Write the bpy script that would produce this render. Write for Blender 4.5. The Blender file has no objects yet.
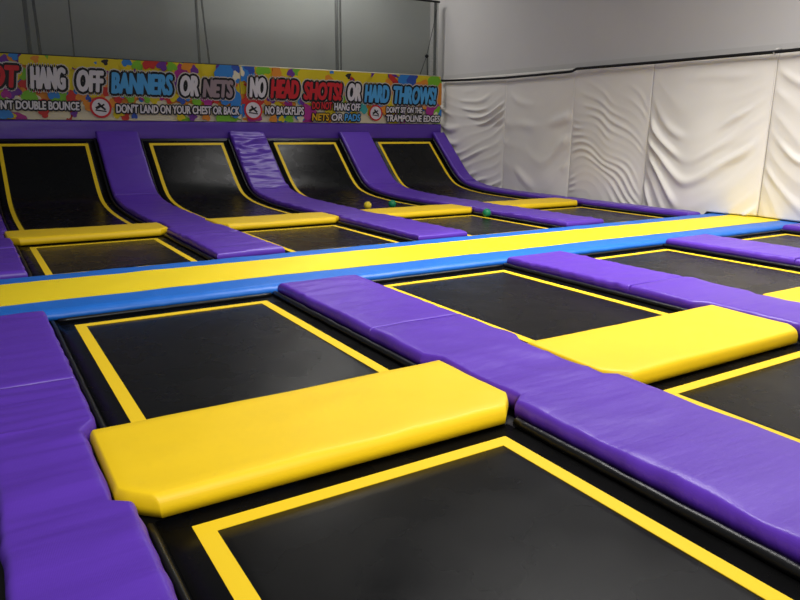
import bpy, bmesh, math, random
from mathutils import Vector, Matrix, noise
sc = bpy.context.scene
C = sc.collection
R = random.Random(7)
# ---------------------------------------------------------------- measures (metres)
S, W, T = 3.19, 0.476, 0.68          # lane pitch, half width of a purple strip, strip centre to border tape
HP, HC, HR = 0.128, 0.108, 0.10      # heights of purple, yellow and runway pads
SEAM_NEAR, SEAM_FAR = -1.63, 4.28

# ---------------------------------------------------------------- materials
def srgb(h):
    v = [int(h[i:i+2], 16) / 255 for i in (0, 2, 4)]
    return [c / 12.92 if c <= .04045 else ((c + .055) / 1.055) ** 2.4 for c in v] + [1]
def nd(nt, t, **k):
    n = nt.nodes.new(t)
    for a, b in k.items(): setattr(n, a, b)
    return n
def mat(name, col, rough=.5, spec=.5, bump=0, bscale=(40, 40, 40), bdist=.01, mottle=0, mscale=3., sheen=0, weave=0, rvar=0, coat=0):
    m = bpy.data.materials.new(name); m.use_nodes = True
    nt = m.node_tree; b = nt.nodes['Principled BSDF']; L = nt.links.new
    b.inputs['Base Color'].default_value = srgb(col); b.inputs['Roughness'].default_value = rough
    b.inputs['Specular IOR Level'].default_value = spec
    if coat: b.inputs['Coat Weight'].default_value = coat; b.inputs['Coat Roughness'].default_value = .25
    if sheen: b.inputs['Sheen Weight'].default_value = sheen; b.inputs['Sheen Roughness'].default_value = .4
    tc = nd(nt, 'ShaderNodeTexCoord')
    if mottle or rvar:
        n = nd(nt, 'ShaderNodeTexNoise'); n.inputs['Scale'].default_value = mscale; n.inputs['Detail'].default_value = 5
        L(tc.outputs['Object'], n.inputs['Vector'])
        if mottle:
            mx = nd(nt, 'ShaderNodeMix', data_type='RGBA')
            c = srgb(col)
            mx.inputs[6].default_value = [min(1, v * (1 - mottle)) for v in c[:3]] + [1]
            mx.inputs[7].default_value = [min(1, v * (1 + mottle)) for v in c[:3]] + [1]
            L(n.outputs['Fac'], mx.inputs[0]); L(mx.outputs[2], b.inputs['Base Color'])
        if rvar:
            mr = nd(nt, 'ShaderNodeMapRange'); mr.inputs[1].default_value = .3; mr.inputs[2].default_value = .7
            mr.inputs[3].default_value = rough - rvar; mr.inputs[4].default_value = rough + rvar
            L(n.outputs['Fac'], mr.inputs[0]); L(mr.outputs[0], b.inputs['Roughness'])
    last = None
    if bump:
        mp = nd(nt, 'ShaderNodeMapping'); mp.inputs['Scale'].default_value = bscale
        n2 = nd(nt, 'ShaderNodeTexNoise'); n2.inputs['Scale'].default_value = 1; n2.inputs['Detail'].default_value = 4
        L(tc.outputs['Object'], mp.inputs['Vector']); L(mp.outputs[0], n2.inputs['Vector'])
        bp = nd(nt, 'ShaderNodeBump'); bp.inputs['Strength'].default_value = bump; bp.inputs['Distance'].default_value = bdist
        L(n2.outputs['Fac'], bp.inputs['Height']); last = bp
    if weave:
        w1 = nd(nt, 'ShaderNodeTexWave', bands_direction='X'); w1.inputs['Scale'].default_value = weave
        w2 = nd(nt, 'ShaderNodeTexWave', bands_direction='Y'); w2.inputs['Scale'].default_value = weave
        ad = nd(nt, 'ShaderNodeMath', operation='ADD')
        L(tc.outputs['Object'], w1.inputs['Vector']); L(tc.outputs['Object'], w2.inputs['Vector'])
        L(w1.outputs['Fac'], ad.inputs[0]); L(w2.outputs['Fac'], ad.inputs[1])
        bq = nd(nt, 'ShaderNodeBump'); bq.inputs['Strength'].default_value = .12; bq.inputs['Distance'].default_value = .001
        L(ad.outputs[0], bq.inputs['Height'])
        if last: L(last.outputs[0], bq.inputs['Normal'])
        last = bq
    if last: L(last.outputs[0], b.inputs['Normal'])
    return m

M = {}
M['purple'] = mat('purple_vinyl', '5A31AB',     .38, .5, .40, (1.8, 10, 5), .018, .10, 2.5, weave=55)
M['yellow'] = mat('yellow_vinyl', 'F0C812', .5, .4, .25, (2, 5, 3), .008, .05, 4, weave=60)
M['runway_yellow'] = mat('runway_yellow_vinyl', 'F8DA1A', .45, .4, .2, (1.5, 5, 3), .008, .04, 3)
M['blue'] = mat('blue_vinyl', '1468C6', .45, .5, .4, (9, 3, 6), .012, .10, 4)
M['bed'] = mat('black_jump_mat', '101010', .27, .12, .12, (3, 3, 3), .008, .25, 2.0, weave=70, rvar=.06)
M['cover'] = mat('black_spring_cover', '0C0C0C', .38, .4, .5, (4, 14, 10), .01)
M['tape'] = mat('yellow_border_tape', 'ECC61A', .6, .3, 0)
M['curtain'] = mat('white_curtain_cloth', 'EAE5DC', .85, .2, .25, (6, 6, 3), .01, .03, 1.2)
M['wall'] = mat('grey_painted_wall', 'CAC7C4', .8, .3, .1, (3, 3, 3), .005, .06, .7)
M['trim'] = mat('grey_batten', 'C2BFBB', .8, .3)
M['backwall'] = mat('grey_back_wall', 'AEB2AC', .85, .2, 0, mottle=.12, mscale=.6)
M['floor'] = mat('black_deck', '0C0C0C', .7, .3, mottle=.2)
M['dark'] = mat('black_rope', '141414', .6, .3)
M['post'] = mat('dark_grey_steel', '2A2C2B', .5, .5)
M['ball_yellow'] = mat('yellow_foam_ball', 'D8C02A', .55, .4, .2, (30, 30, 30), .003)
M['ball_green'] = mat('green_foam_ball', '0E7A50', .5, .4, .2, (30, 30, 30), .003)
for k, c in dict(y='D9C21C', o='DD8A2A', r='C4302A', b='2F7FC8', n='2B4FA8', p='6A2F8E', m='A82A86', g='78B82A', k='2A2426', t='3FA6A0', e='E2D8B8').items():
    M['ink_' + k] = mat('banner_ink_' + k, c, .5, .3)
M['ink_w'] = mat('banner_ink_white', 'D8D2D4', .5, .3)
M['ink_black'] = mat('banner_ink_black', '0E0C10', .5, .3)
M['ink_mauve'] = mat('banner_ink_mauve', '9A868A', .5, .3)
M['ink_pale'] = mat('banner_ink_pale', 'C8BEB4', .5, .3)
M['ink_sky'] = mat('banner_ink_light_blue', '4FA4DC', .5, .3)
M['ink_red'] = mat('banner_ink_bright_red', 'C8202A', .5, .3)
M['ink_gold'] = mat('banner_ink_gold', 'D8A818', .5, .3)

def net_mat():
    m = bpy.data.materials.new('fine_grey_netting'); m.use_nodes = True
    nt = m.node_tree; L = nt.links.new; b = nt.nodes['Principled BSDF']
    b.inputs['Base Color'].default_value = srgb('8A8E88'); b.inputs['Roughness'].default_value = .8
    tc = nd(nt, 'ShaderNodeTexCoord'); sx = nd(nt, 'ShaderNodeSeparateXYZ'); L(tc.outputs['Object'], sx.inputs[0])
    outs = []
    for ax in ('X', 'Z'):
        mu = nd(nt, 'ShaderNodeMath', operation='MULTIPLY'); mu.inputs[1].default_value = 47
        fr = nd(nt, 'ShaderNodeMath', operation='FRACT'); lt = nd(nt, 'ShaderNodeMath', operation='LESS_THAN'); lt.inputs[1].default_value = .24
        L(sx.outputs[ax], mu.inputs[0]); L(mu.outputs[0], fr.inputs[0]); L(fr.outputs[0], lt.inputs[0]); outs.append(lt)
    mx = nd(nt, 'ShaderNodeMath', operation='MAXIMUM'); L(outs[0].outputs[0], mx.inputs[0]); L(outs[1].outputs[0], mx.inputs[1])
    L(mx.outputs[0], b.inputs['Alpha'])
    return m
M['net'] = net_mat()

# ---------------------------------------------------------------- object helpers
def obj(name, bm, m, parent=None, smooth=True):
    me = bpy.data.meshes.new(name)
    bmesh.ops.recalc_face_normals(bm, faces=bm.faces)
    bm.to_mesh(me); bm.free()
    for x in (m if isinstance(m, (list, tuple)) else [m]): me.materials.append(x)
    if smooth:
        for p in me.polygons: p.use_smooth = True
    o = bpy.data.objects.new(name, me); C.objects.link(o)
    if parent: o.parent = parent; o.matrix_parent_inverse = Matrix.Translation(-Vector(parent.location))
    return o
def thing(name, label, cat, loc=(0, 0, 0), group=None):
    o = bpy.data.objects.new(name, None); C.objects.link(o); o.location = loc; o.empty_display_size = .2
    return tag(o, label, cat, group)
def tag(o, label, cat, group=None):
    o['label'] = label; o['category'] = cat
    if group: o['group'] = group
    return o
def struct(name, bm, m):
    o = obj(name, bm, m, smooth=False); o['kind'] = 'structure'; return o
def add_box(bm, x0, x1, y0, y1, z0, z1):
    vs = [bm.verts.new((x, y, z)) for z in (z0, z1) for y in (y0, y1) for x in (x0, x1)]
    for f in ((0, 1, 3, 2), (4, 5, 7, 6), (0, 1, 5, 4), (1, 3, 7, 5), (3, 2, 6, 7), (2, 0, 4, 6)): bm.faces.new([vs[i] for i in f])
def box(*a):
    bm = bmesh.new(); add_box(bm, *a); return bm
def add_tube(bm, pts, r, n=10, closed=False):
    pts = [Vector(p) for p in pts]; rings = []; N = len(pts)
    for i, p in enumerate(pts):
        d = (pts[(i + 1) % N] - pts[i - 1]) if closed else (pts[min(i + 1, N - 1)] - pts[max(i - 1, 0)])
        d.normalize(); a = d.cross(Vector((0, 0, 1)))
        if a.length < .05: a = d.cross(Vector((0, 1, 0)))
        a.normalize(); b = a.cross(d)
        rr = r(i) if callable(r) else r
        rings.append([bm.verts.new(p + (a * math.cos(t) + b * math.sin(t)) * rr) for t in [2 * math.pi * k / n for k in range(n)]])
    for i in range(N if closed else N - 1):
        q, s = rings[i], rings[(i + 1) % N]
        for k in range(n): bm.faces.new((q[k], q[(k + 1) % n], s[(k + 1) % n], s[k]))
    if not closed: bm.faces.new(rings[0]); bm.faces.new(rings[-1])

# ---------------------------------------------------------------- the ramp profile: where a point s along a lane lies
PROF = [(5.0, 0), (6.5, 0), (7.6, .004), (8.4, .018), (9.0, .05), (9.5, .11), (9.9, .215), (10.25, .43), (10.65, .78), (11.0, 1.10), (11.30, 1.375), (11.43, 1.49), (11.60, 1.65)]
def catmull(P, n=10):
    out = []
    for i in range(len(P) - 1):
        p0, p1, p2, p3 = P[max(i - 1, 0)], P[i], P[i + 1], P[min(i + 2, len(P) - 1)]
        for k in range(n):
            t = k / n
            out.append(tuple(.5 * (2 * b + (c - a) * t + (2 * a - 5 * b + 4 * c - d) * t * t + (3 * b - a - 3 * c + d) * t ** 3) for a, b, c, d in zip(p0, p1, p2, p3)))
    return out + [P[-1]]
PR = catmull(PROF); AL = [PROF[0][0]]
for a, b in zip(PR, PR[1:]): AL.append(AL[-1] + math.dist(a, b))
def flat(s): return (s, 0, 0, 1)
def ramp(s):
    if s <= AL[0]: return (s, 0, 0, 1)
    for i in range(len(AL) - 1):
        if s <= AL[i + 1] or i == len(AL) - 2:
            t = (s - AL[i]) / (AL[i + 1] - AL[i]); a, b = PR[i], PR[i + 1]
            d = Vector((b[0] - a[0], b[1] - a[1])).normalized()
            return (a[0] + (b[0] - a[0]) * t, a[1] + (b[1] - a[1]) * t, -d.y, d.x)
def s_at(y):                           # arc position of a point of the profile by its y
    for i in range(len(PR) - 1):
        if PR[i][0] <= y <= PR[i + 1][0]: return AL[i] + (y - PR[i][0]) / (PR[i + 1][0] - PR[i][0]) * (AL[i + 1] - AL[i])
def put(warp, x, s, h):
    y, z, ny, nz = warp(s); return Vector((x, y + ny * h, z + nz * h))

def stops(a, b, r, step):
    L = b - a; r = min(r, L * .45)
    e = [r * (1 - math.cos(math.pi / 2 * k / 5)) for k in range(6)]
    n = max(2, int((L - 2 * r) / step))
    return [a + v for v in e] + [a + r + (L - 2 * r) * k / n for k in range(1, n)] + [b - v for v in reversed(e)]
def pad_mesh(x0, x1, s0, s1, zb, zt, warp=flat, r=.05, amp=.006, fr=(1.2, 5, 1), seed=0, chamfer=0, step=.06, side=.5, edge_amp=0, r0=None, r1=None, pinch=(), crease=0, cf=(.9, 3.2)):
    """a stuffed vinyl pad: rounded top edges, a side wall down to zb and a closed underside; creases are real relief"""
    bm = bmesh.new()
    us = stops(0, 1, r / (x1 - x0), step / (x1 - x0)); r0 = r0 or r; r1 = r1 or r
    vs = sorted(set([v for v in stops(s0, s1, r0, step) if v < (s0 + s1) / 2] + [v for v in stops(s0, s1, r1, step) if v >= (s0 + s1) / 2] + [p for a, c, d, e in pinch for p in (a - .06, a - .02, a, c, c + .02, c + .07, c + .14) if s0 < p < s1]))
    off = Vector((seed * 7.3, seed * 3.1, seed)); zm = zb + side * (zt - zb); grid = []
    def ends(s):
        c = max(0, chamfer - (s - s0)); a, b = x0 + c, x1 - c
        for p0, p1, dl, dr in pinch:
            t = max(0, 1 - max((p0 - s) / .06, (s - p1) / .14, 0)); a += dl * t; b -= dr * t
        return a, b
    for s in vs:
        xa, xb = ends(s); row = []
        for u in us:
            x = xa + (xb - xa) * u
            e = min(1, max(0, min((x - xa) / r, (xb - x) / r, (s - s0) / r0, (s1 - s) / r1)))
            h = zt - (zt - zm) * (1 - math.sqrt(max(0, 1 - (1 - e) ** 2)))
            p = Vector((x * fr[0], s * fr[1], 0)) + off
            h += amp * e * (noise.noise(p) + .5 * noise.noise(p * 2.3))
            if crease:
                q1 = Vector((x * cf[0] + .25 * s, s * cf[1] + .5 * noise.noise(Vector((x * 1.5, s, 9)) + off), 3)) + off
                rg = max(0, 1 - abs(noise.noise(q1)) * 3.2); h += crease * e * rg * rg * max(0, .35 + 1.4 * noise.noise(Vector((x * .8, s * .8, 11)) + off))
            h += amp * .8 * e * noise.noise(Vector((x * .9, s * .9, 5)) + off)
            dx = 0
            if edge_amp and e < .8: dx = edge_amp * (1 - e) * noise.noise(Vector((u * 3, s * 7.5, 2)) + off)
            row.append(bm.verts.new(put(warp, x + dx, s, h)))
        grid.append(row)
    nv, nu = len(vs), len(us)
    for j in range(nv - 1):
        for i in range(nu - 1): bm.faces.new((grid[j][i], grid[j][i + 1], grid[j + 1][i + 1], grid[j + 1][i]))
    loop = [grid[0][i] for i in range(nu)] + [grid[j][-1] for j in range(1, nv)] + [grid[-1][i] for i in range(nu - 2, -1, -1)] + [grid[j][0] for j in range(nv - 2, 0, -1)]
    lp = [(0, i) for i in range(nu)] + [(j, nu - 1) for j in range(1, nv)] + [(nv - 1, i) for i in range(nu - 2, -1, -1)] + [(j, 0) for j in range(nv - 2, 0, -1)]
    low = []
    for (j, i), v in zip(lp, loop):
        s = vs[j]; xa, xb = ends(s); x = xa + (xb - xa) * us[i]
        low.append(bm.verts.new(put(warp, x + .006 * (1 if us[i] < .5 else -1), s, zb)))
    n = len(loop)
    for k in range(n): bm.faces.new((loop[k], loop[(k + 1) % n], low[(k + 1) % n], low[k]))
    # underside as a strip grid between left and right low vertices
    left = {j: None for j in range(nv)}; right = dict(left)
    for (j, i), v in zip(lp, low):
        if i == 0: left[j] = v
        if i == nu - 1: right[j] = v
    for j in range(nv - 1):
        a = [left[j], right[j], right[j + 1], left[j + 1]]
        if j == 0: a = [left[0]] + [v for (q, i), v in zip(lp, low) if q == 0 and 0 < i < nu - 1] + a[1:]
        if j == nv - 2: a = a[:3] + [v for (q, i), v in zip(lp, low) if q == nv - 1 and 0 < i < nu - 1] + a[3:]
        bm.faces.new(a)
    return bm
BL1 = [('y', 1.63, 3.2, 0.28), ('y', 2.13, 3.19, 0.25), ('y', 2.66, 3.21, 0.26), ('y', 3.08, 3.17, 0.26), ('y', 3.52, 3.17, 0.18), ('b', 1.22, 3.22, 0.09), ('p', 1.01, 3.12, 0.11), ('o', 1.63, 3.18, 0.08), ('k', 3.08, 3.19, 0.07), ('b', 2.87, 3.16, 0.03), ('b', 3.55, 3.22, 0.11), ('r', 4.05, 3.2, 0.14), ('p', 4.37, 3.17, 0.12), ('g', 4.59, 3.16, 0.12), ('o', 5.0, 3.18, 0.15), ('p', 5.14, 3.11, 0.1), ('y', 5.42, 3.15, 0.13), ('b', 5.95, 3.08, 0.32), ('n', 6.22, 3.16, 0.13), ('e', 6.21, 3.02, 0.11), ('r', 6.12, 2.82, 0.08), ('y', 1.2, 2.82, 0.12), ('o', 1.8, 2.85, 0.16), ('y', 2.3, 2.76, 0.25), ('o', 2.94, 2.74, 0.2), ('o', 3.58, 2.54, 0.18), ('y', 4.05, 2.6, 0.19), ('o', 5.01, 2.58, 0.2), ('p', 1.1, 2.48, 0.16), ('m', 0.98, 2.42, 0.1), ('g', 1.45, 2.39, 0.16), ('r', 1.6, 2.52, 0.08), ('b', 1.92, 2.44, 0.12), ('n', 2.07, 2.54, 0.06), ('r', 2.3, 2.39, 0.13), ('o', 2.52, 2.4, 0.13), ('n', 2.64, 2.38, 0.06), ('r', 3.03, 2.54, 0.11), ('y', 2.8, 2.45, 0.11), ('r', 3.3, 2.4, 0.13), ('b', 3.4, 2.49, 0.09), ('g', 3.57, 2.42, 0.12), ('m', 3.88, 2.48, 0.12), ('g', 3.96, 2.39, 0.09), ('y', 4.15, 2.42, 0.14), ('m', 4.34, 2.45, 0.1), ('r', 4.46, 2.4, 0.1), ('y', 4.61, 2.45, 0.12), ('b', 4.9, 2.46, 0.1), ('n', 4.78, 2.39, 0.1), ('g', 5.17, 2.45, 0.18), ('r', 5.58, 2.46, 0.15), ('m', 5.42, 2.38, 0.15), ('n', 5.82, 2.49, 0.13), ('b', 6.03, 2.52, 0.27), ('b', 0.91, 1.99, 0.14), ('r', 1.69, 2.02, 0.1), ('p', 2.31, 2.01, 0.07), ('o', 2.63, 2.2, 0.11), ('n', 3.63, 1.99, 0.07), ('g', 5.79, 1.99, 0.18), ('o', 5.37, 1.99, 0.1), ('p', 5.02, 1.98, 0.1), ('y', 4.72, 1.98, 0.1), ('b', 6.17, 2.17, 0.19), ('o', 3.15, 2.25, 0.11)]
BL2 = [('b', 6.45, 3.08, 0.27), ('b', 6.33, 2.23, 0.22), ('n', 6.59, 3.23, 0.14), ('e', 6.32, 3.12, 0.11), ('g', 6.92, 3.22, 0.19), ('o', 7.3, 3.16, 0.14), ('y', 7.53, 3.15, 0.11), ('p', 7.73, 3.16, 0.12), ('g', 7.9, 3.19, 0.12), ('y', 8.14, 3.17, 0.24), ('y', 8.58, 3.17, 0.27), ('y', 9.19, 3.14, 0.28), ('y', 9.82, 3.14, 0.29), ('b', 8.92, 3.24, 0.06), ('k', 9.44, 3.15, 0.08), ('p', 10.25, 3.22, 0.1), ('y', 10.48, 3.12, 0.27), ('r', 10.85, 3.13, 0.12), ('b', 11.33, 3.18, 0.28), ('n', 11.57, 3.13, 0.18), ('y', 11.93, 3.15, 0.25), ('g', 12.36, 3.11, 0.26), ('o', 12.63, 2.68, 0.34), ('b', 6.71, 2.81, 0.14), ('o', 7.41, 2.89, 0.23), ('y', 7.98, 2.86, 0.24), ('o', 8.88, 2.87, 0.25), ('y', 9.82, 2.85, 0.26), ('o', 10.81, 2.82, 0.27), ('o', 11.86, 2.86, 0.29), ('r', 6.72, 2.54, 0.25), ('r', 7.12, 2.63, 0.11), ('o', 7.39, 2.51, 0.14), ('b', 7.54, 2.51, 0.12), ('r', 7.65, 2.49, 0.09), ('g', 7.88, 2.55, 0.15), ('b', 7.97, 2.44, 0.09), ('m', 8.2, 2.16, 0.21), ('p', 8.03, 2.47, 0.12), ('o', 8.72, 2.52, 0.12), ('e', 7.95, 1.97, 0.09), ('g', 7.63, 1.97, 0.12), ('o', 7.17, 1.96, 0.11), ('y', 7.4, 1.97, 0.09), ('r', 6.42, 2.4, 0.11), ('t', 9.88, 2.3, 0.16), ('m', 10.15, 2.53, 0.16), ('b', 10.51, 2.48, 0.15), ('o', 10.35, 2.56, 0.13), ('y', 10.82, 2.52, 0.21), ('m', 11.34, 2.47, 0.14), ('o', 11.58, 2.51, 0.18), ('o', 12.01, 2.49, 0.18), ('m', 12.27, 2.35, 0.26), ('g', 12.49, 2.23, 0.15), ('b', 12.61, 2.18, 0.11), ('e', 12.39, 2.06, 0.15), ('o', 10.58, 2.26, 0.14)]

# ================================================================ the setting
struct('floor', box(-3, 13.9, -9, 14, -.30, -.045), M['floor'])
CA, CB = Vector((12.85, 12.0)), Vector((13.15, 1.2))
def cx(y): return CA.x + (CA.y - y) / (CA.y - CB.y) * (CB.x - CA.x)
bm = bmesh.new()
q = [(cx(13.6) + .14, 13.6), (cx(-9) + .14, -9), (cx(-9) + .58, -9), (cx(13.6) + .58, 13.6)]
lo = [bm.verts.new((x, y, -.3)) for x, y in q]; hi = [bm.verts.new((x, y, 7.6)) for x, y in q]
bm.faces.new(lo); bm.faces.new(hi)
for k in range(4): bm.faces.new((lo[k], lo[(k + 1) % 4], hi[(k + 1) % 4], hi[k]))
struct('wall_right', bm, M['wall'])
bm = bmesh.new(); q = [(cx(11.9) + .115, 11.9), (cx(-4) + .115, -4), (cx(-4) + .138, -4), (cx(11.9) + .138, 11.9)]
lo = [bm.verts.new((x, y, 3.0)) for x, y in q]; hi = [bm.verts.new((x, y, 3.33)) for x, y in q]
bm.faces.new(lo); bm.faces.new(hi)
for k in range(4): bm.faces.new((lo[k], lo[(k + 1) % 4], hi[(k + 1) % 4], hi[k]))
struct('trim_1', bm, M['trim'])
struct('wall_back', box(-3, 13.3, 12.7, 13.0, -.3, 7.6), M['backwall'])

# ================================================================ trampolines
def grid_slab(x0, x1, s0, s1, zb, zt, warp, step, sag=0):
    bm = bmesh.new(); nx = 8; ns = max(2, int((s1 - s0) / step)); top = []; bot = []
    for j in range(ns + 1):
        s = s0 + (s1 - s0) * j / ns; a = []; b = []
        for i in range(nx + 1):
            x = x0 + (x1 - x0) * i / nx
            d = sag * math.sin(math.pi * i / nx) * math.sin(math.pi * j / ns)
            a.append(bm.verts.new(put(warp, x, s, zt - d))); b.append(bm.verts.new(put(warp, x, s, zb - d)))
        top.append(a); bot.append(b)
    for j in range(ns):
        for i in range(nx):
            bm.faces.new((top[j][i], top[j][i + 1], top[j + 1][i + 1], top[j + 1][i])); bm.faces.new((bot[j][i], bot[j + 1][i], bot[j + 1][i + 1], bot[j][i + 1]))
    for j in range(ns):
        bm.faces.new((top[j][0], top[j + 1][0], bot[j + 1][0], bot[j][0])); bm.faces.new((top[j][nx], bot[j][nx], bot[j + 1][nx], top[j + 1][nx]))
    for i in range(nx):
        bm.faces.new((top[0][i], bot[0][i], bot[0][i + 1], top[0][i + 1])); bm.faces.new((top[ns][i], top[ns][i + 1], bot[ns][i + 1], bot[ns][i]))
    return bm
def tape_mesh(x0, x1, s0, s1, w, z, warp, step):
    bm = bmesh.new()
    def strip(xa, xb, sa, sb):
        ns = max(1, int((sb - sa) / step)); prev = None
        for j in range(ns + 1):
            s = sa + (sb - sa) * j / ns
            r = [bm.verts.new(put(warp, x, s, h)) for x, h in ((xa, z - .004), (xa, z), (xb, z), (xb, z - .004))]
            if prev:
                for k in range(4): bm.faces.new((prev[k], prev[(k + 1) % 4], r[(k + 1) % 4], r[k]))
            else: bm.faces.new(r)
            prev = r
        bm.faces.new(prev)
    strip(x0, x0 + w, s0, s1); strip(x1 - w, x1, s0, s1); strip(x0 + w, x1 - w, s0, s0 + w); strip(x0 + w, x1 - w, s1 - w, s1)
    return bm
def trampoline(lane, s0, s1, t0, t1, label, warp=flat, name='trampoline', group='flat black trampolines', roll=(0, 0), tw=.088):
    xa, xb = lane * S + .012, (lane + 1) * S - .012
    if lane == 3: xb = 12.69
    ta, tb = lane * S + T, (lane + 1) * S - T
    ym = warp((s0 + s1) / 2)
    t = thing(name, label, 'trampoline', ((xa + xb) / 2, ym[0], -.045 if warp is flat else -.02), group)
    st = 10 if warp is flat else .07
    obj('spring_cover', grid_slab(xa, xb, s0, s1, -.042, -.012, warp, .5 if warp is flat else .07), M['cover'], t, smooth=False)
    obj('jump_mat', grid_slab(ta - .13, tb + .13, t0 - .13, t1 + (.13 if warp is flat else .08), -.011, 0, warp, .3 if warp is flat else .06, .004), M['bed'], t)
    obj('border_tape', tape_mesh(ta, tb, t0, t1, tw, .003, warp, st if warp is not flat else .3), M['tape'], t, smooth=False)
    for xr in (lane * S + W + .042, (lane + 1) * S - W - .042):            # stuffed black roll along the frame tube
        bm = bmesh.new(); n = int((roll[1] - roll[0]) / .08)
        add_tube(bm, [put(warp, xr + .006 * noise.noise(Vector((k * .35, lane * 5.1 + xr, s0))), roll[0] + (roll[1] - roll[0]) * k / n, .020 if xr > (lane + .5) * S else .006) for k in range(n + 1)], lambda k: (.030 if xr > (lane + .5) * S else .020) + .004 * noise.noise(Vector((k * .5, xr, 3))), 8)
        obj('frame_roll', bm, M['cover'], t)
    if t1 > 0 and t1 < 1:
        se = t1 + .17; bm = bmesh.new(); n = 24
        add_tube(bm, [(lane * S + W + .09 + (S - 2 * W - .18) * k / n, se, .016 + .003 * noise.noise(Vector((k * .6, lane, 1)))) for k in range(n + 1)], .021, 8)
        obj('frame_roll', bm, M['cover'], t)
    return t
trampoline(0, -3.02, .60, -2.45, .18, roll=(-2.52, .36), label='black trampoline between the leftmost purple strip and the next, behind the nearest yellow pad')
trampoline(1, -3.02, .60, -2.45, .18, roll=(-2.52, .36), label='black trampoline with pale sheen, just behind the yellow pad at centre right')
trampoline(2, -3.02, .60, -2.45, .18, roll=(-2.52, .36), label='black trampoline at the right, behind the yellow pad cut by the right edge')
trampoline(3, -3.02, .60, -2.45, .18, roll=(-2.52, .36), label='black trampoline nearest the white curtain on the near side of the runway')
trampoline(0, -6.5, -3.03, -6.2, -3.62, roll=(-6.4, -3.53), label='nearest black trampoline, in front of the biggest yellow pad at bottom centre')
trampoline(1, -6.5, -3.03, -6.2, -3.62, roll=(-6.4, -3.53), label='black trampoline at the right edge, in front of the second biggest yellow pad')
far_names = ['small flat black trampoline behind the left end of the blue and yellow runway',
             'flat black trampoline behind the runway, second from the left',
             'flat black trampoline behind the runway with a green ball on its right edge',
             'flat black trampoline behind the runway, nearest the white curtain']
for i in range(4): trampoline(i, 2.30, 5.60, 2.62, 4.975, far_names[i], roll=(2.5, 5.13), tw=.08)
ramp_names = ['leftmost black ramp trampoline curving up the back wall',
              'black ramp trampoline with a grey shine, second from the left along the back wall',
              'black ramp trampoline with two balls lying at its foot',
              'rightmost black ramp trampoline, beside the white curtain']
STAPE = s_at(11.275)
for i in range(4): trampoline(i, 5.61, s_at(11.41), 6.25, STAPE, ramp_names[i], ramp, 'ramp_trampoline', 'black ramp trampolines', (6.08, s_at(11.38)), .075)

# ================================================================ purple strips
def purple(name, label, x0, x1, s0, s1, warp=flat, group='purple strip pads', **k):
    i = round((x0 + x1) / 2 / S) if x0 > .1 else 0
    pin = [] if warp is ramp and s0 > 8 else [(a, c, 0 if i == 0 else .076, .076 if i < 4 else 0) for a, c in ((-3.40, -2.55), (5.25, 6.07)) if i < 3 or a > 0 or i == 3]
    if i == 3: pin = [(a, c, l, 0 if a < 0 else r_) for a, c, l, r_ in pin]
    t = pad_mesh(x0, x1, s0, s1, .012, HP, warp, pinch=pin, **k)
    return tag(obj(name, t, M['purple']), label, 'pad', group)
E0 = .365
G = 'purple floor pads on the near side'
def xs(i): return (-.055, W) if i == 0 else (4 * S - W, 12.70) if i == 4 else (i * S - W, i * S + W)
near_lab = [('leftmost purple strip pad on the near side, its far piece touching the runway', 'leftmost purple strip pad filling the lower left corner of the photo'),
            ('second purple strip from the left on the near side, piece touching the blue runway edge', 'long purple pad running to the lower right corner beside the biggest yellow pad'),
            ('third purple strip from the left on the near side, piece touching the blue runway edge', 'purple pad at the right edge, right of the second biggest yellow pad'),
            ('fourth purple strip from the left on the near side, piece touching the runway', 'purple pad end cut by the right photo edge, behind the yellow pad there')]
for i in range(4):
    a, b = xs(i)
    purple('strip_pad', near_lab[i][0], a, b, SEAM_NEAR + .004, E0, group=G, seed=i + 1, amp=.007, step=.04, edge_amp=.03 if i == 2 else .012, r=.038, r0=.014, crease=.012)
    purple('strip_pad', near_lab[i][1], a, b, -6.2 if i < 3 else -3.6, SEAM_NEAR - .004, group=G, seed=i + 11, amp=.016 if i == 0 else .011, edge_amp=.012, fr=(.7, 5.5 if i == 0 else 2.6, 1), r=.038, r1=.014, step=.028 if i == 0 else .05, crease=.026 if i == 0 else .020, cf=(.3, 8.5) if i == 0 else (1.2, 1.6))
purple('strip_pad', 'short purple pad along the white curtain at the right edge of the photo', xs(4)[0], 12.88, -1.6, E0, group=G, seed=5)
G = 'purple floor pads beyond the runway'
far_lab = ['leftmost purple pad beyond the runway, cut by the left photo edge', 'second purple pad from the left beyond the runway, touching its blue edge', 'third purple pad from the left beyond the runway, touching its blue edge', 'fourth purple pad from the left beyond the runway, with a green ball beside it', 'thin purple pad along the foot of the white curtain, touching the runway']
mid_lab = ['purple pad piece at the left photo edge beside the leftmost small yellow pad', 'purple floor pad between the first and second ramp trampolines, at their foot', 'purple floor pad between the second and third ramp trampolines, at their foot', 'purple floor pad between the third and fourth ramp trampolines, at their foot', 'thin purple floor pad along the curtain, at the foot of the rightmost ramp']
up_lab = ['', 'purple sloping pad between the first and second ramp trampolines', 'wrinkled shiny purple sloping pad between the second and third ramp trampolines', 'purple sloping pad between the third and fourth ramp trampolines', 'narrow purple sloping pad between the rightmost ramp and the white curtain']
SB, SU = s_at(9.78), s_at(11.50)
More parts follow.
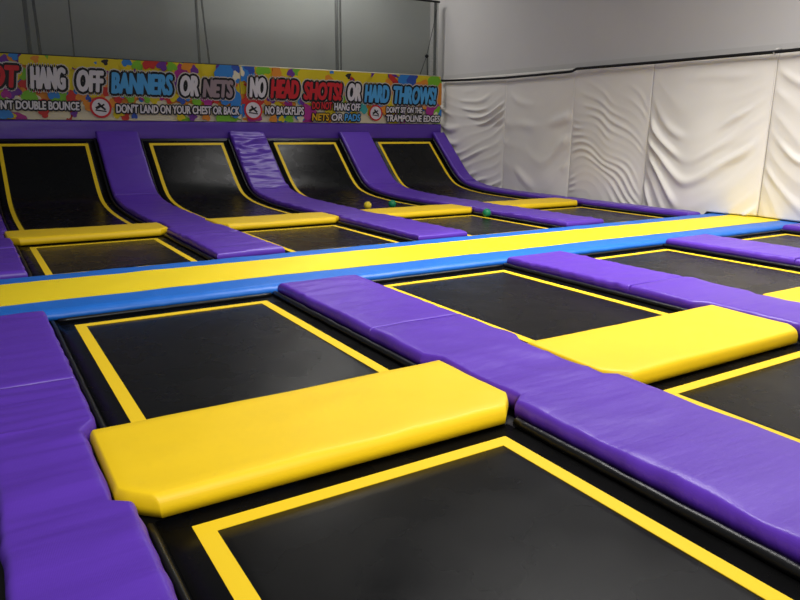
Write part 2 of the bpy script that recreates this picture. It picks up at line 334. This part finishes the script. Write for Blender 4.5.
for i in range(5):
    a, b = xs(i)
    e = (2.40, 2.47, 2.47, 2.47, 2.305)[i]
    purple('strip_pad', far_lab[i], a, b, e, SEAM_FAR - .004, group=G, seed=i + 21, amp=.012, edge_amp=.02, r=.038, r1=.014, crease=.016)
    purple('strip_pad', mid_lab[i], a, b, SEAM_FAR + .004, SB - .004, ramp, G, seed=i + 31, amp=.012, edge_amp=.015, r=.038, r0=.014, r1=.02, crease=.01)
    if i:
        purple('ramp_pad', up_lab[i], a, b, SB + .004, SU, ramp, 'purple sloping pads up the back wall', seed=i + 41, amp=.034 if i == 2 else .008, fr=(1.3, 5.5, 1) if i == 2 else (1, 3, 1), edge_amp=.01, r=.038, r0=.02, step=.035, crease=.065 if i == 2 else .008, cf=(.7, 4.5))
bm = pad_mesh(-.4, 12.66, 1.40, 1.872, .0, .085, lambda s: (11.60, s, -1, 0), r=.04, amp=.006, seed=51, step=.09)
tag(obj('top_rail_pad', bm, M['purple']), 'long dark purple pad along the top of the ramps, below the banners', 'pad')

# ================================================================ yellow cross pads
def yellow(label, lane, y0, y1, seed, group):
    xa, xb = lane * S + W - .062, (lane + 1) * S - W + .062
    if lane == 3: xb = 4 * S - W - .004
    o = obj('cross_pad', pad_mesh(xa, xb, y0, y1, .014, HC + .014, r=.024, r0=.05, amp=.006, fr=(1.4, 2.2, 1), seed=seed, chamfer=.16, side=.45, crease=.010, cf=(1.3, 1.5)), M['yellow'])
    return tag(o, label, 'pad', group)
G = 'big yellow cross pads'
yellow('biggest yellow pad, nearest, lying between the two nearest black trampolines', 0, -3.50, -2.566, 61, G)
yellow('second biggest yellow pad, at centre right between two purple strips', 1, -3.50, -2.566, 62, G)
yellow('yellow pad cut off by the right edge of the photo', 2, -3.50, -2.566, 63, G)
G = 'small yellow cross pads beyond the runway'
for i, l in enumerate(['leftmost small yellow pad at the foot of the first ramp', 'small yellow pad at the foot of the second ramp from the left', 'small yellow pad at the foot of the third ramp, with two balls behind it', 'small yellow pad nearest the white curtain, at the foot of the rightmost ramp']):
    yellow(l, i, 5.155, 6.053, 70 + i, G)

# ================================================================ the runway
run = thing('runway_pad', 'long yellow runway pad with blue edges crossing the whole court', 'runway', (6.2, 1.35, -.01))
def run_mesh(e0, e1, xa, xb, m, seed, roll0, roll1, amp, zt=HR):
    """one lengthwise strip between two edge lines y = a + b x; roll = rounded outer border"""
    bm = bmesh.new(); n = 240; off = Vector((1, 2, 0)); rings = []
    ts = sorted(set([0, 1] + [k / 12 for k in range(13)] + ([.012, .03, .06] if roll0 else []) + ([.94, .97, .988] if roll1 else [])))
    for k in range(n + 1):
        x = xa + (xb - xa) * k / n; y0, y1 = e0(x), e1(x); row = []
        for t in ts:
            y = y0 + (y1 - y0) * t; z = zt
            d = (y - y0) if roll0 else 9
            if roll1: d = min(d, y1 - y)
            e = min(1, d / .10)
            if e < 1: z = zt - .062 * (1 - math.sqrt(1 - (1 - e) ** 2))
            z += amp * (noise.noise(Vector((x * 2.6, y * 2.2, 0)) + off) + (1.2 * (1 - e) * noise.noise(Vector((x * 9, y * 3, 4)) + off)))
            row.append(bm.verts.new((x, y, z)))
        if not roll0: row = [bm.verts.new(row[0].co)] + row
        if not roll1: row = row + [bm.verts.new(row[-1].co)]
        row = [bm.verts.new((x, y0 + .004, .012) if roll0 else row[0].co - Vector((0, 0, .012)))] + row + [bm.verts.new((x, y1 - .004, .012) if roll1 else row[-1].co - Vector((0, 0, .012)))]
        rings.append(row)
    w = len(rings[0])
    skip = ([] if roll0 else [1]) + ([] if roll1 else [w - 3])
    for k in range(n):
        for i in range(w):
            if i in skip: continue
            bm.faces.new((rings[k][i], rings[k + 1][i], rings[k + 1][(i + 1) % w], rings[k][(i + 1) % w]))
    bm.faces.new(rings[0]); bm.faces.new(rings[-1])
    return bm
wv = lambda a, p: (lambda x: a * noise.noise(Vector((x * .9, p, 0))))
e0 = lambda x: .402 + .016 * noise.noise(Vector((x * .5, 1, 0))) ; e1 = lambda x: .845 + .05 * noise.noise(Vector((x * .55, 2, 0)))
e2 = lambda x: 1.855 - .002 * x + .02 * noise.noise(Vector((x * .5, 3, 0))); e3 = lambda x: 2.275 + .012 * noise.noise(Vector((x * .6, 4, 0)))
obj('blue_edge', run_mesh(e0, lambda x: e1(x) + .03, -2.6, 13.09, None, 1, True, False, .006), M['blue'], run)['label'] = 'blue edge strip nearest the viewer'
obj('yellow_strip', run_mesh(e1, e2, -2.6, 13.15, None, 2, False, False, .006, HR + .005), M['runway_yellow'], run)['label'] = 'yellow running strip'
obj('blue_edge', run_mesh(lambda x: e2(x) - .03, e3, -2.6, 13.09, None, 3, False, True, .006), M['blue'], run)['label'] = 'blue edge strip nearest the ramps'

# ================================================================ balls
def ball(label, x, y, z, m):
    bm = bmesh.new(); bmesh.ops.create_uvsphere(bm, u_segments=28, v_segments=18, radius=.088)
    for v in bm.verts: v.co *= 1 + .008 * noise.noise(v.co * 30)
    bmesh.ops.translate(bm, vec=(x, y, z), verts=bm.verts)
    tag(obj('dodgeball', bm, m), label, 'ball', 'dodgeballs')
ball('yellow ball lying at the foot of the third ramp behind a yellow pad', 7.48, 6.92, .088, M['ball_yellow'])
ball('dark green ball lying right of the yellow ball at the foot of the ramp', 8.12, 6.93, .088, M['ball_green'])
ball('green ball lying beside a purple strip, just right of a yellow pad tip', 8.935, 4.56, .088, M['ball_green'])

# ================================================================ white curtain panels
SEAMS = [11.95, 8.84, 6.35, 4.08, 1.36, -1.6]
clab = ['white curtain panel with drooping folds, beside the banners in the far corner', 'white curtain panel second from the back corner, smooth with one long crease', 'white curtain panel with many small slanting wrinkles, in the middle of the curtain wall', 'wide white curtain panel hanging in deep swags above the end of the runway', 'white curtain panel cut by the right edge of the photo']
#        billow, swag depth, slant, amplitude, fold spacing
CP = [(.12, .75, -.1, .060, .26), (.10, .55, -.1, .035, .62), (.10, -.25, .9, .018, .21), (.25, 1.15, 0, .055, .40), (.18, .9, .5, .050, .36)]
def smooth01(t): t = max(0, min(1, t)); return t * t * (3 - 2 * t)
def curtain(i):
    y0, y1 = SEAMS[i], SEAMS[i + 1]; bil, sw, sl, am, lam = CP[i]
    bm = bmesh.new(); nu, nz = 84, 110; g = []; L = y0 - y1
    for j in range(nz + 1):
        row = []
        for k in range(nu + 1):
            s = k / nu; y = y0 - .001 - (L - .002) * s
            zb = .012 + .112 * smooth01((2.37 - y) / .06) * smooth01((y - .05) / .25)
            z = zb + (3.20 - zb) * j / nz
            hgt = z / 3.17
            mid = 4 * s * (1 - s)
            low = smooth01((1 - hgt) / .9) if hgt < 1 else 0
            b = bil * (mid ** .7) * (.08 + .92 * low) * (1 if hgt < 1 else max(0, 1 - (hgt - 1) * 14))
            wz = z + sw * mid * (.35 + .65 * (1 - hgt)) + sl * s * 1.3 + (.5 if i == 2 else .32) * noise.noise(Vector((s * 2.1, z * .9, i * 9.1)))
            ph = wz / lam * 2 * math.pi
            f = (max(0, .5 + .5 * math.sin(ph)) ** 2.2) * 2 - .5
            env = smooth01((1.02 - hgt) / .45) * (.12 + .88 * smooth01((noise.noise(Vector((s * 2.6 + 3, wz * 1.5, i * 4.7 + 2))) + .12) / .45))
            edge = .55 + .75 * (1 - mid)
            if i == 2: edge = .9
            d = am * f * env * edge * min(1, s * 14) * min(1, (1 - s) * 14)
            d += .018 * noise.noise(Vector((y * 1.6, z * 1.2, 2.0 + i))) * min(1, s * 10) * min(1, (1 - s) * 10)
            if i == 0: d += .05 * math.sin(s * 60) * smooth01((.16 - s) / .16) * (.4 + .6 * (1 - low))
            x = cx(y) - b - d - .012
            if y < .42: x = max(x, 12.91)
            lim = 12.725 if zb < .05 or z < .2 else 12.6
            row.append(bm.verts.new((max(x, lim) if y > 2.2 or y < .45 else x, y, z)))
        g.append(row)
    for j in range(nz):
        for k in range(nu): bm.faces.new((g[j][k], g[j][k + 1], g[j + 1][k + 1], g[j + 1][k]))
    o = obj('curtain', bm, M['curtain'])
    md = o.modifiers.new('cloth_thickness', 'SOLIDIFY'); md.thickness = .006; md.offset = 1
    tag(o, clab[i], 'curtain', 'white curtain panels on the right wall')
    # stitched hem along the panel's near side
    if i != 3: return
    bm = bmesh.new()
    add_tube(bm, [tuple(g[j][nu].co + Vector((-.008, .004, 0))) for j in range(0)] or [(cx(y1) - .02, y1 + .012, .14 + (3.185 - .14) * k / 30) for k in range(31)], .009, 6)
    obj('seam', bm, M['curtain'], o)
for i in range(5): curtain(i)
bm = bmesh.new()
pts = [(11.75, 3.165), (10.5, 3.13), (8.84, 3.10), (7.6, 3.105), (6.45, 3.118), (6.36, 3.125), (6.22, 3.172), (5.2, 3.168), (4.08, 3.164), (2.7, 3.165), (1.4, 3.166), (-1.6, 3.20)]
P2 = []
for (ya, za), (yb, zb) in zip(pts, pts[1:]):
    for k in range(4): P2.append((cx(ya + (yb - ya) * k / 4) - .118, ya + (yb - ya) * k / 4, za + (zb - za) * k / 4))
add_tube(bm, P2, .032, 8)
rope = tag(obj('curtain_rope', bm, M['dark']), 'thin black rope running along the top of the white curtain', 'rope')
bm = bmesh.new()
add_tube(bm, [(cx(1.38) - .09, 1.38, 3.12), (cx(1.38) - .15, 1.38, 3.16), (cx(1.38) - .10, 1.38, 3.212), (cx(1.38) - .05, 1.38, 3.228), (cx(1.38) + .10, 1.38, 3.24)], .014, 8)
obj('hook', bm, M['trim'], rope)['label'] = 'grey hook holding the rope'

# ================================================================ net, posts and ropes behind the banners
bm = bmesh.new()
vs = [bm.verts.new((x, 11.86, z)) for x, z in ((-.5, 1.9), (12.72, 1.9), (12.72, 5.42), (-.5, 5.42))]; bm.faces.new(vs)
n = tag(obj('safety_net', bm, M['net'], smooth=False), 'fine grey safety net stretched up behind the colourful banners', 'net')
md = n.modifiers.new('cord_thickness', 'SOLIDIFY'); md.thickness = .003
bm = bmesh.new(); add_tube(bm, [(-.5, 11.86, 5.43), (5, 11.86, 5.40), (9, 11.86, 5.42), (12.74, 11.86, 5.43)], .03, 8)
obj('border_rope', bm, M['dark'], n)
def post(label, pts, r, name='net_post', m='post', cat='post'):
    bm = bmesh.new(); add_tube(bm, pts, r, 10); tag(obj(name, bm, M[m]), label, cat)
YP = 12.1
post('thick dark post behind the net at the left, above the red OT lettering', [(1.60, YP, -.04), (1.60, YP, 5.6)], .05)
post('thin dark post behind the net, left of the middle, above the word OR', [(5.46, YP, -.04), (5.46, YP, 5.6)], .035)
post('dark post behind the net at centre, above the end of the word SHOTS', [(9.40, YP, -.04), (9.40, YP, 5.6)], .05)
post('dark corner post at the right end of the net beside the curtain', [(12.68, 11.98, -.04), (12.68, 11.98, 5.46)], .045)
post('slanting dark rope right of the left post, above the word HANG', [(1.71, YP - .12, 5.6), (1.77, YP - .12, 4.45), (1.80, YP - .12, 3.3), (1.82, YP - .12, -.04)], .032, 'net_rope', 'dark', 'rope')
post('thin dark rope above the letters OFF', [(2.50, YP - .12, 5.6), (2.50, YP - .12, -.04)], .018, 'net_rope', 'dark', 'rope')
post('slanting dark rope touching the top of the thin post, above the word NETS', [(5.49, YP - .12, 5.6), (5.57, YP - .12, 4.8), (5.68, YP - .12, 3.3), (5.78, YP - .12, -.04)], .026, 'net_rope', 'dark', 'rope')
post('dark rope just right of the centre post, above the letter R of OR', [(9.46, YP - .12, 5.6), (9.46, YP - .12, -.04)], .028, 'net_rope', 'dark', 'rope')
bm = bmesh.new(); add_tube(bm, [(12.60, 11.80, 5.2), (12.50, 11.80, 4.76), (12.26, 11.80, 3.86), (12.03, 11.80, 3.31)], .008, 6); add_tube(bm, [(12.28, 11.80, 3.86), (12.30, 11.80, 3.31)], .014, 6)
k = tag(obj('tie_cord', bm, M['dark']), 'thin knotted tie cord hanging on the net above the word THROWS', 'cord')
bm = bmesh.new(); bmesh.ops.create_icosphere(bm, subdivisions=2, radius=.06); bmesh.ops.scale(bm, vec=(1.1, .6, .9), verts=bm.verts); bmesh.ops.translate(bm, vec=(12.26, 11.79, 3.86), verts=bm.verts)
obj('knot', bm, M['dark'], k)

# ================================================================ banners
YB = 11.555
def textmesh(s, x0, x1, z0, z1, off, y, depth, shear=.22, grow=0):
    cu = bpy.data.curves.new('lettering', 'FONT'); cu.body = s; cu.shear = shear; cu.resolution_u = 3
    o = bpy.data.objects.new('lettering', cu); C.objects.link(o)
    def ev():
        bpy.context.view_layer.update()
        return bpy.data.meshes.new_from_object(o.evaluated_get(bpy.context.evaluated_depsgraph_get()))
    cu.offset = 0; me = ev(); X = [v.co.x for v in me.vertices]; Y = [v.co.y for v in me.vertices]
    bx0, bx1, by0, by1 = min(X), max(X), min(Y), max(Y); bpy.data.meshes.remove(me)
    sx, sz = (x1 - x0) / (bx1 - bx0), (z1 - z0) / (by1 - by0)
    me = ev(); bm = bmesh.new(); n = 12 if off > .02 else 8
    for k in range(n + 1):                       # thicken the strokes evenly: the same outline laid down all round
        a = 2 * math.pi * k / n; dx, dz = (off * math.cos(a), off * math.sin(a)) if k < n else (0, 0)
        vs = [bm.verts.new((x0 + (v.co.x - bx0) * sx + dx, y - .0003 * k, z0 + (v.co.y - by0) * sz + dz)) for v in me.vertices]
        for p in me.polygons:
            try: bm.faces.new([vs[q] for q in p.vertices])
            except ValueError: pass
    bpy.data.meshes.remove(me)
    bpy.data.objects.remove(o); bpy.data.curves.remove(cu)
    return bm
CAPS = 'yorbnpmgkte'
def blob(bm, x, z, r, y, x0, x1, z0, z1, mi, rnd):
    n = 18; ph = rnd.random() * 6; vs = []
    for k in range(n):
        a = 2 * math.pi * k / n; rr = r * (1 + .22 * math.sin(3 * a + ph) + .12 * math.sin(5 * a + ph * 2))
        vs.append(bm.verts.new((max(x0, min(x1, x + rr * math.cos(a))), y, max(z0, min(z1, z + rr * .95 * math.sin(a))))))
    f = bm.faces.new(vs); f.material_index = mi
def banner(label, x0, x1, z0, z1, blobs, words, rings, seed):
    rnd = random.Random(seed)
    t = thing('banner', label, 'banner', ((x0 + x1) / 2, YB + .02, z0), 'colourful rule banners')
    bm = bmesh.new(); add_box(bm, x0, x1, YB, YB + .03, z0, z1)
    for f in bm.faces: f.material_index = CAPS.index('e')
    bm2 = bm; k = 0
    f = bm.faces.new([bm.verts.new((x, YB - .0002, z)) for x, z in ((x0, z0 + .62), (x1, z0 + .55), (x1, z1), (x0, z1))]); f.material_index = CAPS.index('y')
    f = bm.faces.new([bm.verts.new((x, YB - .0003, z)) for x, z in ((x0, z0 + .42), (x1, z0 + .38), (x1, z0 + .66), (x0, z0 + .70))]); f.material_index = CAPS.index('o')
    fill = []
    for _ in range(190):
        z = z0 + rnd.random() * (z1 - z0); fill.append((rnd.choice('yyoorbpmg' if z > z0 + .5 else 'eeeyobrmg'), x0 + rnd.random() * (x1 - x0), z, .08 + .12 * rnd.random()))
    for c, x, z, r in fill[:150] + blobs:
        k += 1; blob(bm2, x, z, r, YB - .0004 * k, x0, x1, z0, z1, CAPS.index(c), rnd)
    sh = bpy.data.meshes.new('printed_sheet'); bm.normal_update(); bm.to_mesh(sh); bm.free()
    for c in CAPS: sh.materials.append(M['ink_' + c])
    o = bpy.data.objects.new('printed_sheet', sh); C.objects.link(o); o.parent = t; o.matrix_parent_inverse = Matrix.Translation(-Vector(t.location))
    yf = YB - .0004 * k - .002
    for word, col, a, b, za, zb_ in words:
        h = zb_ - za; big = h > .3
        o1, o2, o3 = (.105, .080, .026) if big else (.0, .038, .008)
        sh_ = .22 if big else .1
        if big: a += .045; b -= .05
        if big: obj('lettering_glow', textmesh(word, a, b, za, zb_, o1, yf, .002, sh_), M['ink_pale'], t, False)['label'] = 'pale outline round the word ' + word
        obj('lettering_outline', textmesh(word, a, b, za, zb_, o2, yf - .005, .002, sh_), M['ink_black'], t, False)['label'] = 'black outline of the word ' + word
        obj('lettering', textmesh(word, a, b, za, zb_, o3, yf - .010, .002, sh_), M[col[0]], t, False)['label'] = col[1] + ' word ' + word
    for x, z, r in rings:
        s = obj('warning_disc', disc(x, z, r * .9, yf - .004), M['ink_w'], t, False); s['label'] = 'white disc of a red ringed warning sign'
        bm = bmesh.new(); n = 32
        for kk in range(n):
            a, b = 2 * math.pi * kk / n, 2 * math.pi * (kk + 1) / n
            p = [(x + rr * math.cos(q), yf - .007, z + rr * math.sin(q)) for q, rr in ((a, r * .8), (b, r * .8), (b, r), (a, r))]
            bm.faces.new([bm.verts.new(v) for v in p])
        d = r * .72
        obj('warning_ring', bm, M['ink_red'], s, False)['label'] = 'red ring'
        bm = bmesh.new()
        for (ax, az), (bx, bz), w in (((-.45, -.1), (.0, .15), .12), ((.0, .15), (.42, -.22), .10), ((0, .15), (-.2, .42), .10), ((-.5, -.25), (.5, -.38), .06), ((.05, .1), (.35, .3), .08)):
            dx, dz = bx - ax, bz - az; l = math.hypot(dx, dz); nx, nz = -dz / l * w, dx / l * w
            bm.faces.new([bm.verts.new((x + r * px, yf - .006, z + r * pz)) for px, pz in ((ax - nx, az - nz), (bx - nx, bz - nz), (bx + nx, bz + nz), (ax + nx, az + nz))])
        obj('warning_figure', bm, M['ink_k'], s, False)['label'] = 'dark tumbling figure'
    bm = bmesh.new(); add_tube(bm, [(x0, YB + .015, z1 + .012), (x1, YB + .015, z1 + .012)], .016, 8)
    obj('top_hem', bm, M['ink_e' if seed == 2 else 'post'], t)  # second banner's hem coloured pale for the light caught on its top edge
    return t
def disc(x, z, r, y):
    bm = bmesh.new(); bm.faces.new([bm.verts.new((x + r * math.cos(2 * math.pi * k / 32), y, z + r * math.sin(2 * math.pi * k / 32))) for k in range(32)]); return bm
Wt, Rd, Bl, Yl, Gy = ('ink_w', 'white'), ('ink_red', 'red'), ('ink_sky', 'light blue'), ('ink_gold', 'yellow'), ('ink_mauve', 'greyish mauve')
banner('colourful banner reading DO NOT HANG OFF BANNERS OR NETS in cartoon letters', -.75, 6.30, 1.885, 3.265, BL1,
       [('DO', Rd, -.55, .10, 2.57, 3.0), ('NOT', Rd, .30, 1.32, 2.57, 3.0), ('HANG', Wt, 1.45, 2.24, 2.56, 3.0), ('OFF', Wt, 2.40, 3.05, 2.53, 2.97), ('BANNERS', Bl, 3.13, 4.62, 2.51, 2.95), ('OR', Wt, 4.73, 5.23, 2.50, 2.95), ('NETS', Gy, 5.28, 6.13, 2.49, 2.88),
        ("DON'T DOUBLE BOUNCE", Wt, .60, 2.43, 2.10, 2.28), ("DON'T LAND ON YOUR CHEST OR BACK", Wt, 3.23, 6.22, 2.06, 2.25)], [(2.89, 2.17, .24)], 1)
banner('colourful banner reading NO HEAD SHOTS! OR HARD THROWS! in cartoon letters', 6.32, 12.62, 1.885, 3.265, BL2,
       [('NO', Wt, 6.50, 7.02, 2.52, 2.98), ('HEAD', Rd, 7.08, 7.95, 2.52, 2.95), ('SHOTS!', Rd, 8.02, 9.25, 2.50, 2.93), ('OR', Wt, 9.36, 9.84, 2.50, 2.94), ('HARD', Bl, 9.90, 10.78, 2.48, 2.92), ('THROWS!', Bl, 10.87, 12.45, 2.46, 2.92),
        ('NO BACKFLIPS', Wt, 6.94, 8.04, 2.08, 2.28), ('DO NOT', Rd, 8.30, 8.90, 2.24, 2.43), ('HANG OFF', Wt, 8.97, 9.79, 2.22, 2.41), ('NETS', Yl, 8.29, 8.80, 1.94, 2.12), ('OR', Wt, 8.88, 9.22, 1.94, 2.12), ('PADS', Bl, 9.29, 9.78, 1.94, 2.12),
        ("DON'T SIT ON THE", Wt, 10.66, 11.90, 2.19, 2.35), ('TRAMPOLINE EDGES', Wt, 10.66, 12.55, 1.94, 2.12)], [(6.61, 2.18, .25), (10.30, 2.17, .225)], 2)

# ================================================================ light
def area(name, loc, target, sx, sy, power, col=(1, .975, .95), spread=180):
    l = bpy.data.lights.new(name, 'AREA'); l.shape = 'RECTANGLE'; l.size = sx; l.size_y = sy; l.energy = power; l.color = col; l.spread = math.radians(spread)
    o = bpy.data.objects.new(name, l); C.objects.link(o); o.location = loc
    o.rotation_euler = (Vector(target) - Vector(loc)).to_track_quat('-Z', 'Y').to_euler(); return o
area('ceiling_or_fill_light', (6.9, -.3, 7.2), (6.9, -.1, 0), 4, 3, 470, spread=116)
area('ceiling_or_fill_light', (10.0, -2.5, 7.0), (11.5, -1.2, 0), 2.5, 3, 330, spread=145)
area('ceiling_or_fill_light', (.5, -9.0, 5.0), (2.6, -2.5, 0), 4, 3, 190, spread=95)  # unseen fill added behind the camera to soften shading on the near pads
area('ceiling_or_fill_light', (7.5, 10.7, 7.2), (7.5, 10.9, 0), 1.7, .5, 70)
area('ceiling_or_fill_light', (9.0, 12.3, 7.2), (9.6, 12.7, 3.2), 3.5, .3, 170)
w = bpy.data.worlds.new('hall'); sc.world = w; w.use_nodes = True
w.node_tree.nodes['Background'].inputs[0].default_value = (.62, .66, .75, 1); w.node_tree.nodes['Background'].inputs[1].default_value = .17

# ================================================================ camera
cam = bpy.data.cameras.new('camera'); co = bpy.data.objects.new('camera', cam); C.objects.link(co)
fw, rt, up = Vector((.51292, .82374, -.24157)), Vector((.84978, -.52709, .00695)), Vector((.12161, .20885, .97036))
m = Matrix((rt, up, -fw)).transposed().to_4x4(); m.translation = Vector((.0062, -6.4624, 1.75)); co.matrix_world = m
cam.sensor_width = 36; cam.lens = 690.56 / 800 * 36; cam.clip_start = .02
sc.camera = co
vs = sc.view_settings; vs.view_transform = 'Standard'; vs.look = 'None'; vs.gamma = 1; vs.use_curve_mapping = False; vs.exposure = 0
